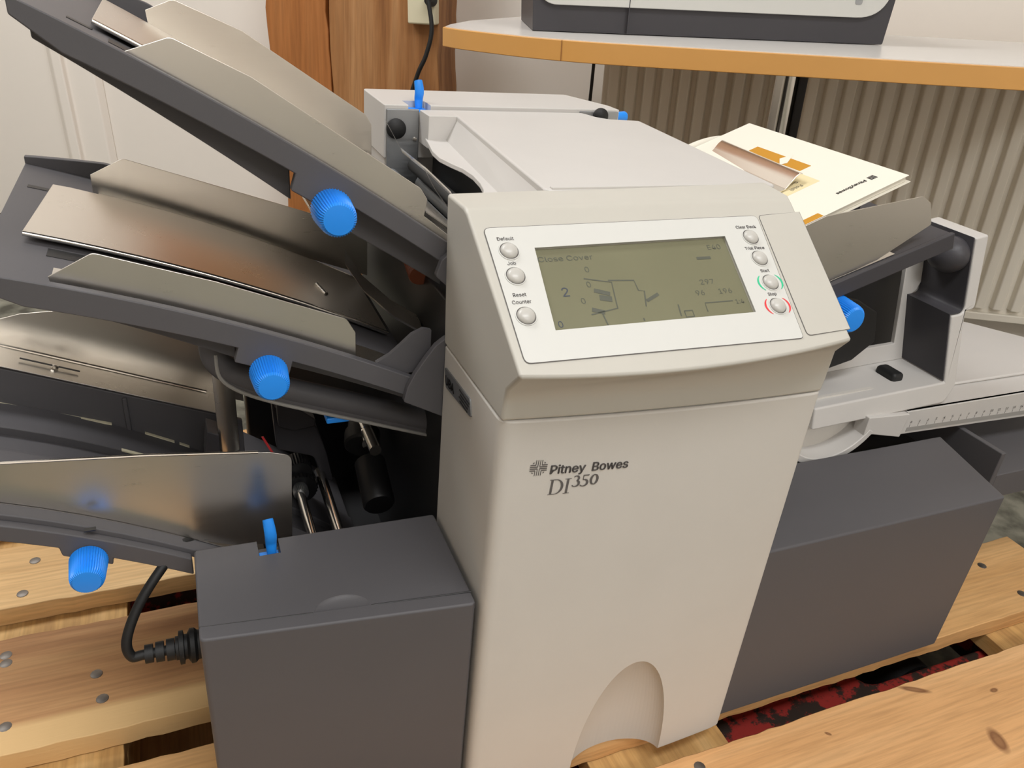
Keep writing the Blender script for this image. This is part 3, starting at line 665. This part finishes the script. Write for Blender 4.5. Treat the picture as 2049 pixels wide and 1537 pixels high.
# middle tray
t2 = feed_tray('middle sloping feed tray', f2, -.2755, -.012, (-.1385, -.1045), [(-.270, -.139, .003, .018), (-.104, -.02, .014, .012)])
side_guide(t2, rpoly([(-.2389, .4262), (-.2139, .4395, .006), (-.1477, .4174), (-.0660, .3850, .006), (-.0598, .3740, .003), (-.0598, f2(-.0598)-.002), (-.10, f2(-.10)-.003), (-.15, f2(-.15)-.003), (-.2385, f2(-.2385)-.003)], 4), .1275, .0011, lambda x: f2(x)-.0034, (-.2385, -.02), (.1275, .152), 'galv')
side_guide(t2, rpoly([(-.2259, .4327), (-.201, .4455, .006), (-.0469, .3941), (-.004, .379, .004), (-.004, f2(-.012)), (-.06, f2(-.06)-.003), (-.12, f2(-.12)-.003), (-.226, f2(-.226)-.003)], 4), .335, .0011, lambda x: f2(x)-.0034, (-.222, -.02), (.305, .335), 'steel')
pc = prismm([(x, f2(x)+.0028) for x in lin(-.2575, -.02, 14)]+[(x, f2(x)+.0016) for x in reversed(lin(-.2575, -.02, 14))], 'y', .193, .315)
for v in pc.vertices:
    if v.co.y > .3 and v.co.x < -.25: v.co.x += .007; v.co.z = f2(v.co.x)+.0022
fin(link('centre_plate', pc, 'steel', t2), .0003)
tube('plate_roll', [(x, .193, f2(x)+.0014) for x in lin(-.2575, -.02, 12)], .0018, 'polish', t2, 10)
slot(t2, -.2675, .312, f2, .016, .007); slot(t2, -.2440, .172, f2, .028, .014)
lathe('lock_pin', [(0, .0019), (.016, .0019)], (-.066, .245, f2(-.066)+.004), (.28, -.9, -.2), 'polish', t2, 10)
knob(t2, -.1208, .3565, r=.0126, ln=.0235)
# bottom tray
t3 = None
bm = bmesh.new(); xs = lin(-.40, -.1826, 16)
bm.from_mesh(prismm([(x, f3(x)) for x in xs]+[(x, f3(x)-.0150) for x in reversed([q for q in xs if q > -.232])]+[(-.232, f3(-.232)-.0150), (-.233, f3(-.233)-.021), (-.262, f3(-.262)-.020), (-.263, f3(-.263)-.0135)]+[(x, f3(x)-.0135) for x in reversed([q for q in xs if q < -.263])], 'y', .1165, .1235))
xb = lin(-.40, -.03, 20)
bm.from_mesh(prismm([(x, f3(x)+.004) for x in xb]+[(x, f3(x)-.004) for x in reversed(xb)], 'y', .1235, .20))
bm.from_mesh(prismm([(x, f3(x)-.024) for x in xb]+[(x, f3(x)-.030) for x in reversed(xb)], 'y', .195, .385))
bm.from_mesh(prismm([(x, f3(x)-.0215) for x in xb]+[(x, f3(x)-.026) for x in reversed(xb)], 'y', .232, .240))
bm.from_mesh(prismm([(x, f3(x)-.0165) for x in xb]+[(x, f3(x)-.026) for x in reversed(xb)], 'y', .262, .300))
stw = lambda x: .2979-.4155*(x+.3135)
xw = lin(-.35, -.13, 10)
bm.from_mesh(prismm([(x, stw(x)-.0095) for x in xw]+[(x, f3(x)-.024) for x in reversed(xw)], 'y', .300, .305))
bm.from_mesh(boxm(-.227, -.223, .2975, .301, f3(-.225)-.018, stw(-.225)-.012))
me = bpy.data.meshes.new('mesh'); bm.to_mesh(me); bm.free()
t3 = fin(link('feed_tray', me, 'dark', mc), .0012, 2); t3['label'] = 'bottom feed tray beside the left drive cover'
side_guide(t3, rpoly([(-.40, .304), (-.2877, .2992), (-.2007, .2906), (-.1218, .2800, .012), (-.1064, .2750, .008), (-.1096, .1930), (-.152, .2005), (-.2086, .2240), (-.2947, .2615), (-.40, .2995)], 6), .1350, .0012, lambda x: f3(x)+.0045, (-.39, -.13), (.135, .165), 'steel')
tube('bead', [(-.40, .1356, .304), (-.2877, .1356, .2992), (-.2007, .1356, .2906), (-.13, .1356, .2812)], .0011, 'polish', t3, 8)
# tall rear guide with slotted foot
st = lambda x: .2979-.4155*(x+.3135)
tall = [(-.345, .3150), (-.3097, .3152), (-.2947, .3185, .003), (-.2728, .3190), (-.20, .317), (-.13, .310), (-.125, st(-.125)-.0075), (-.20, st(-.20)-.0075), (-.3135, st(-.3135)-.0075), (-.345, st(-.345)-.0075)]
side_guide(t3, rpoly(tall, 3), .335, .0011, lambda x: st(x)-.0075, (-.345, -.148), (.2985, .3365), 'steel')
tube('bend_highlight', [(x, .3345, st(x)-.0062) for x in lin(-.345, -.158, 6)], .0013, 'polish', t3, 8)  # polished tube added to stand in for the highlight along the bend
gs = box('guide_slot', (-.30, -.255, .3145, .3165, .2805, .2810), 'black', t3)
gs.data.transform(Matrix.Translation((-.2775, .315, .2790)) @ Matrix.Rotation(R(22.5), 4, 'Y') @ Matrix.Translation((.2775, -.3155, -.28075)))
lathe('guide_screw', [(0, .0028), (.002, .0024), (.0025, .0005)], (-.2745, .315, st(-.2745)-.0055), (.38, 0, .92), 'polish', t3, 16)
for (a, b, y, dz) in ((-.34, -.238, .3002, -.0160), (-.213, -.190, .3002, -.0160), (-.230, -.212, .262, -.0162), (-.194, -.183, .262, -.0162), (-.186, -.178, .3002, -.0160)):
    prism('pale_strip', [(a, f3(a)+dz), (b, f3(b)+dz), (b, f3(b)+dz+.0012), (a, f3(a)+dz+.0012)], 'y', y-.003, y+.0005, 'cream', t3)
box('slot', (-.2465, -.2395, .1178, .1215, .2475, .2482), 'black', t3)
knob(t3, -.2468, .2258, y=.1160, r=.0122, ln=.0240)

# pivot brackets where the trays meet the column
prism('pivot_bracket', rpoly([(.0015, .3725), (-.0065, .3665), (-.0136, .3570), (-.0210, .3455), (-.0262, .3355), (-.0290, .3235, .002), (.0018, .3065)], 3), 'y', .1105, .1160, 'dark', mc, .0008)
prism('pivot_bracket', rpoly([(.0060, .4390), (-.0050, .4300), (-.0088, .4185, .003), (.0045, .4065)], 3), 'y', .1105, .1160, 'dark', mc, .0008)
prism('tray_wing', [(-.046, .3505), (-.036, .3560), (-.028, .3630), (-.020, .3705), (-.012, .3740), (-.006, .3725), (-.006, .340), (-.03, .340)], 'y', .124, .128, 'dark', mc)

# curved flap below the middle tray
fp = smooth_path([Vector(q) for q in [(-.1515, 0, .3520), (-.1500, 0, .3340), (-.1375, 0, .3209), (-.110, 0, .3068), (-.058, 0, .2863), (.012, 0, .2590)]], 6)
fo = [(q.x, q.z) for q in fp]
fpoly = fo+[(x+.001, z+.0065) for x, z in reversed(fo)]
flap = prism('curved_flap', fpoly, 'y', .158, .345, 'dark', mc, .0008); flap['label'] = 'dark grey rounded flap under the middle tray'
tube('flap_rim', [(x, .1575, z) for x, z in fo], .0015, 'inklight', flap, 8)
fin(link('flap_roll', tubem([(x-.001, .166, z+.010) for x, z in fo], .0095, 16), 'dark', flap))
rb = box('release_bar', (-.075, -.012, .166, .174, -.004, .000), 'blue', mc, .001)
rb.data.transform(Matrix.Translation((-.043, 0, .2795)) @ Matrix.Rotation(R(20.5), 4, 'Y') @ Matrix.Translation((.043, 0, 0))); rb['label'] = 'blue release bar under the flap'
box('release_tab', (-.076, -.058, .160, .176, .2822, .2872), 'blue', mc, .0012)
# upright curved steel strip
vp = [(-.1535+.0004*i*i/3, .262-.0035*i) for i in range(7)]
vstrip = prismm([(-.1535, .24), (-.148, .2375), (-.143, .2375), (-.137, .2405), (-.137, .2418), (-.143, .239), (-.148, .239), (-.1535, .2413)], 'z', .218, .315)
fin(link('upright_strip', vstrip, 'steel', mc), .0004)
prism('strip_mount', rpoly([(-.166, .214), (-.153, .210), (-.153, .238), (-.162, .243)], 2), 'y', .236, .26, 'dark2', mc, .001)
# inner works
for (x, z, r_, y0, y1, mt_) in ((-.0838, .1380, .0045, .13, .285, 'polish'), (-.0595, .1360, .0050, .13, .31, 'polish'), (-.035, .245, .005, .17, .37, 'polish'), (-.022, .200, .0065, .25, .36, 'polish'), (-.088, .222, .005, .31, .38, 'polish')):
    lathe('shaft', [(0, r_), (.002, r_), (.03, r_), (.0305, r_*.9), (.0315, r_*.9), (.032, r_), (y1-y0-.002, r_), (y1-y0, r_*.9)], (x, y0, z), (0, 1, 0), mt_, mc, 24)
for (x, z, r_, y, ln) in ((-.0815, .1340, .017, .284, .018), (-.0816, .1500, .013, .290, .02), (-.0830, .1370, .0075, .272, .012)):
    lathe('gear', [(0, r_*.9), (.002, r_), (ln-.002, r_), (ln, r_*.9)], (x, y, z), (0, 1, 0), 'black' if r_ > .01 else 'plate', mc, 56, (.0012, (1, 2)))
prism('swing_arm', rpoly([(-.1027, .2293), (-.1002, .1731, .004), (-.0658, .1591, .008), (-.0591, .1349, .004), (-.0463, .1232, .004), (-.0525, .1604, .008), (-.0618, .1941, .008), (-.0992, .2191, .004)], 4), 'y', .302, .315, 'dark2', mc, .002)
prism('swing_arm', rpoly([(-.0995, .2420, .003), (-.0646, .2100, .003), (-.0647, .2022, .004), (-.0854, .2002, .006), (-.0989, .2073, .004)], 4), 'y', .288, .300, 'dark2', mc, .002)
prism('inner_plate', rpoly([(-.036, .05, .004), (.003, .05), (.003, .150), (-.018, .150, .006), (-.036, .120, .006)], 3), 'y', .15, .19, 'black', mc, .001)
prism('clear_guard', [(-.030, .10), (-.010, .10), (-.004, .135), (-.027, .135)], 'y', .185, .188, 'dark2', mc, .0005)
lathe('roller', [(0, .015), (.002, .017), (.016, .017), (.018, .014), (.034, .014), (.036, .011)], (-.026, .262, .190), (.25, 1, .35), 'rubber', mc, 40)
cylp = lathe('motor_body', [(0, .013), (.002, .0145), (.05, .0145), (.052, .012)], (-.024, .20, .165), (.05, 1, .3), 'black', mc, 36)
lathe('coil', [(i*.0012, .0105+(.0006 if i % 2 else 0)) for i in range(22)], (.002, .175, .395), (0, .9, .4), 'copper', mc, 28)
prism('red_tag', [(-.118, .222), (-.116, .222), (-.105, .196), (-.107, .196)], 'y', .25, .251, 'red', mc)
# bent feeler fingers
def feeler(pts, wd, mat='steel'):
    pts = [Vector(q) for q in pts]; v = []
    for q in pts: v += [q, q+Vector((wd*.2, wd, 0)), q+Vector((wd*.2+.0012, wd, -.0026)), q+Vector((.0012, 0, -.0026))]
    f = [(0, 1, 2, 3), tuple(range(4*len(pts)-4, 4*len(pts)))]
    for i in range(len(pts)-1):
        for j in range(4): f.append((i*4+j, i*4+(j+1) % 4, i*4+4+(j+1) % 4, i*4+4+j))
    return fin(link('feeler_finger', mesh(v, f), mat, mc))
feeler([(.0206, .366, .4719), (.0258, .330, .4537), (.0300, .26, .4515), (.0309, .20, .4489)], .010, 'polish')
feeler([(.0237, .25, .4557), (.0225, .22, .4495), (.0214, .165, .4425)], .008, 'polish')
feeler([(-.052, .20, .398), (-.040, .192, .379), (-.020, .178, .362), (.0, .165, .352)], .03, 'steel')
strip('inner_guide', lin(-.07, .03, 8), lambda x: .430-.25*(x+.07), lambda x: .427-.25*(x+.07), .22, .31, 'steel', mc)
strip('entry_sheet', lin(-.005, .028, 5), lambda x: f1(x)+.008, lambda x: f1(x)+.007, .15, .33, 'galv', mc)

# ---------------------------------------------------------------- right side: swung out frame, chute and feed tray
def lean(me):
    for v in me.vertices: v.co.y += (v.co.z-.25)*.2
    return me
outer = [(.384, .2326), (.5602, .2392, .012), (.5735, .2560, .006), (.5685, .3230), (.5685, .3355), (.5808, .3365, .0115), (.5812, .4110)]
inner = [(.5640, .4085), (.5668, .3330, .0165), (.5490, .3320), (.5565, .2620), (.384, .2547)]
fr_ = rpoly(outer+inner, 8)
frm = fin(link('side_frame', lean(prismm(fr_, 'y', .1200, .183)), 'white', mc), .002, 3); frm['label'] = 'pale swung out side frame with open window'
bk = [(.384, .2547), (.5565, .262), (.5490, .3320), (.5530, .3325), (.5600, .3370), (.5650, .3450), (.5666, .3530), (.5640, .4085), (.5400, .4050), (.5400, .2800), (.384, .2740)]
fin(link('frame_back', lean(prismm(bk, 'y', .177, .1825)), 'white', frm), .001)
box('rubber_buffer', (.5020, .5175, .1400, .1660, .2555, .2680), 'rubber', frm, .004, 3)
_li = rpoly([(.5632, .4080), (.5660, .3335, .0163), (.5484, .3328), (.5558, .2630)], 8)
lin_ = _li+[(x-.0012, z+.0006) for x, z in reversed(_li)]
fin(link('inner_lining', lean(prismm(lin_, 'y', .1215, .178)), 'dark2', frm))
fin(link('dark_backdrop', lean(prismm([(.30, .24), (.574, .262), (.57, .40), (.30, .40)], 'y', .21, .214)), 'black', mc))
fin(link('frame_bulge', lathem([(.022*(1-math.cos(a)), max(.0004, .019*math.sin(a))) for a in lin(0, math.pi, 14)], (.5555, .1490, .3880), (.1, 1, -.1), 28), 'dark2', frm))
# round chute below the frame
ca = [(.407+.070*math.cos(a), .262+.070*math.sin(a)) for a in lin(-math.pi*.97, -.62, 26)]
ci = [(.407+.0625*math.cos(a), .262+.0625*math.sin(a)) for a in reversed(lin(-math.pi*.97, -.62, 26))]
ch = prism('round_chute', ca+ci, 'y', .112, .30, 'white', mc, .0012); ch['label'] = 'white half round chute under the frame'
prism('chute_wall', [(.407+.064*math.cos(a), .262+.064*math.sin(a)) for a in lin(-math.pi*.97, -.05, 30)], 'y', .135, .139, 'light', mc)
prism('chute_arm', rpoly([(.452, .2395), (.452, .2125), (.462, .2185, .006), (.505, .2085), (.5085, .2360)], 3), 'y', .1125, .128, 'white', mc, .001)
# ruler deck
dk = rpoly([(.5095, .117), (.86, .117), (.86, .205), (.80, .290, .02), (.735, .345, .02), (.5095, .345)], 4)
deck = fin(link('ruler_deck', prismm(dk, 'z', .229, .2362), 'white', mc), .0012); deck['label'] = 'white exit deck with measuring scale'
dk2 = rpoly([(.56, .150, .02), (.80, .150, .02), (.79, .20, .02), (.765, .270, .03), (.60, .300, .03), (.56, .30, .02)], 5)
fin(link('raised_pad', prismm(dk2, 'z', .236, .2400), 'white', deck), .002, 3)
prism('ruler_face', [(.5095, .2362), (.86, .2362), (.86, .1985), (.5080, .2090)], 'y', .1165, .1215, 'white', deck, .0006)
prism('scale_band', [(.516, .2118), (.86, .2025), (.86, .2080), (.5165, .2165)], 'y', .1160, .1166, 'inklight', deck)
for i in range(28):
    x = .519+i*.0122; zz = .2185-.024*(x-.519)
    box('scale_tick', (x, x+.0004, .1161, .1167, zz-.0025, zz+.0015), 'inklight', deck)
    text('scale_numeral', str(i), .0055, (x+.0004, .1159, zz+.0030), (1, 0, -.03), (0, 0, 1), 'ink', deck, align='CENTER', ext=.00005)
# dark catch tray beyond the right cover
ctb = bmesh.new(); ctb.from_mesh(boxm(.606, .613, .066, .33, .140, .2005)); ctb.from_mesh(boxm(.613, .90, .066, .33, .140, .172)); ctb.from_mesh(boxm(.56, .606, .11, .33, .10, .150))
me = bpy.data.meshes.new('mesh'); ctb.to_mesh(me); ctb.free()
ct = fin(link('catch_tray', me, 'dark', mc), .0012, 2); ct['label'] = 'dark grey catch tray at the right end'
# right feed tray
g_ = lambda x: .3824+.323*(x-.3738)
bmr = bmesh.new(); xs = lin(.30, .5010, 8)
bmr.from_mesh(prismm([(x, g_(x)) for x in xs]+[(x+.005, g_(x)-.0155) for x in reversed(xs)], 'y', .1290, .134))
bmr.from_mesh(prismm([(x, g_(x)-.001) for x in xs]+[(x, g_(x)-.006) for x in reversed(xs)], 'y', .134, .39))
me = bpy.data.meshes.new('mesh'); bmr.to_mesh(me); bmr.free()
t4 = fin(link('feed_tray', me, 'dark2', mc), .0012, 2); t4['label'] = 'dark grey feed tray sloping up to the right'
side_guide(t4, rpoly([(.30, .424), (.345, .4420, .01), (.4520, .4570, .006), (.4640, .4510, .004), (.4740, .4305, .002), (.42, g_(.42)+.0015), (.36, g_(.36)+.0005), (.30, g_(.30))], 5), .1355, .0011, lambda x: g_(x)-.0008, (.31, .44), (.1355, .155), 'galv')
knob(t4, .3835, .3540, y=.135, r=.0150, ln=.028)
fin(link('tray_arm', prismm(rpoly([(.36, .365), (.437, .350, .004), (.466, .335, .004), (.476, .302, .004), (.452, .283, .004), (.36, .262)], 3), 'y', .155, .16), 'black', t4), .0015)
prism('paper_support', [(.30, .375), (.452, .4200), (.452, .4585), (.30, .397)], 'y', .20, .37, 'dark2', t4, .002)
# curved steel finger over the booklet
fgp = [(.3600, .4390), (.3698, .4425), (.3750, .4490), (.3790, .4545), (.3830, .4576), (.3865, .4572)]
fg = prism('curved_finger', fgp+[(x+.0006, z-.0012) for x, z in reversed(fgp)], 'y', .219, .362, 'polish', mc, .0003); fg['label'] = 'curved bare steel finger over the booklet'
for v in fg.data.vertices: v.co.x += (v.co.y-.22)*.085

# ---------------------------------------------------------------- booklet
bs = R(22); bd = Vector((-math.cos(bs), 0, -math.sin(bs))); bl = Vector((0, -1, 0)); bn = bd.cross(bl)*1
bn = Vector((-math.sin(bs), 0, math.cos(bs)))
BO = Vector((.4475, .378, .4715))
def bp(a, b, h=0): return BO+bd*a+bl*b+bn*h
bk_ = thing('instruction_booklet', 'cream paper instruction booklet with ochre blocks under the curved steel finger', 'booklet', bp(.07, .1, -.006))
def slab(a0, a1, b0, b1, h0, h1, sk=0): return mesh([bp(a, b+sk*a, h) for h in (h0, h1) for b in (b0, b1) for a in (a0, a1)], [(0, 2, 3, 1), (4, 5, 7, 6), (0, 1, 5, 4), (2, 6, 7, 3), (0, 4, 6, 2), (1, 3, 7, 5)])
fin(link('cover', slab(0, .148, -.0095, .2245, -.0006, 0), 'paper', bk_), .0002)
fin(link('pages', slab(.002, .148, -.007, .2225, -.0058, -.0010), 'paper', bk_), .0004)
fin(link('back_cover', slab(-.001, .148, -.0095, .2255, -.0068, -.0062), 'paper', bk_), .0002)
link('ochre_block', slab(.0345, .0480, .052, .136, 0, .0002), 'gold', bk_); link('ochre_block', slab(.0935, .1200, .2165, .2240, 0, .0002), 'gold', bk_)
link('title_label', slab(.0512, .098, .140, .1685, 0, .0002), 'lab', bk_)
link('white_arrow', mesh([bp(.0275, .1013, .0004), bp(.0411, .0966, .0004), bp(.050, .108, .0004), bp(.0436, .1116, .0004)], [(0, 1, 2, 3)]), 'paper', bk_)
text('booklet_lettering', 'PitneyBowes', .0075, bp(.0277, .2000, .0003), bd, bl, 'inkb', bk_, ext=.00005, bold=.0001, sx=1.02)
for k in range(4):
    link('booklet_emblem', slab(.0175+.0018*k, .0186+.0018*k, .1985, .2055, 0, .0003), 'inkb', bk_)
text('booklet_lettering', 'Foldi', .0085, bp(.066, .1600, .0003), bd, bl, 'ink', bk_, ext=.00005); text('booklet_lettering', 'Syst', .0085, bp(.064, .1505, .0003), bd, bl, 'ink', bk_, ext=.00005)
# curled leaflet behind
cl = []; cf_ = []
for i, a in enumerate(lin(0, 1, 14)):
    for b in (0, 1):
        cl.append(Vector((.4160-.060*a, .392, .4565-.003*a-.016*a*a-(.0 if b == 0 else .018+.01*a))))
for i in range(13): cf_.append((2*i, 2*i+1, 2*i+3, 2*i+2))
lf = fin(link('curled_leaflet', mesh(cl, cf_), 'paper')); so = lf.modifiers.new('thick', 'SOLIDIFY'); so.thickness = .001
tag(lf, 'curled white paper leaf sticking up behind the booklet', 'leaflet')

# ---------------------------------------------------------------- power cord of the machine
pc_ = thing('mains_lead', 'black mains lead plugged into the side of the left drive cover', 'mains lead', (-.2, .09, .14))
ax = Vector((-1, 0, .03)).normalized(); po = Vector((-.1815, .092, .150))
lathe('connector', [(0, .0105), (.004, .0105), (.006, .0125), (.009, .0125), (.011, .0090), (.013, .0090), (.0135, .012), (.0165, .012), (.017, .0085), (.019, .0085)], po, ax, 'rubber', pc_, 24)
for k in range(3): lathe('strain_relief', [(0, .0078-.0006*k), (.0055, .0078-.0006*k)], po+ax*(.0195+.0072*k), ax, 'rubber', pc_, 20)
q0 = po+ax*.04
tube('cord', smooth_path([po+ax*.016, q0, q0+Vector((-.008, .0, .001)), q0+Vector((-.0095, .003, .014)), q0+Vector((.0, .012, .034)), q0+Vector((.016, .024, .052)), q0+Vector((.034, .04, .062)), q0+Vector((.05, .055, .045))], 8), .0036, 'rubber', pc_, 12)
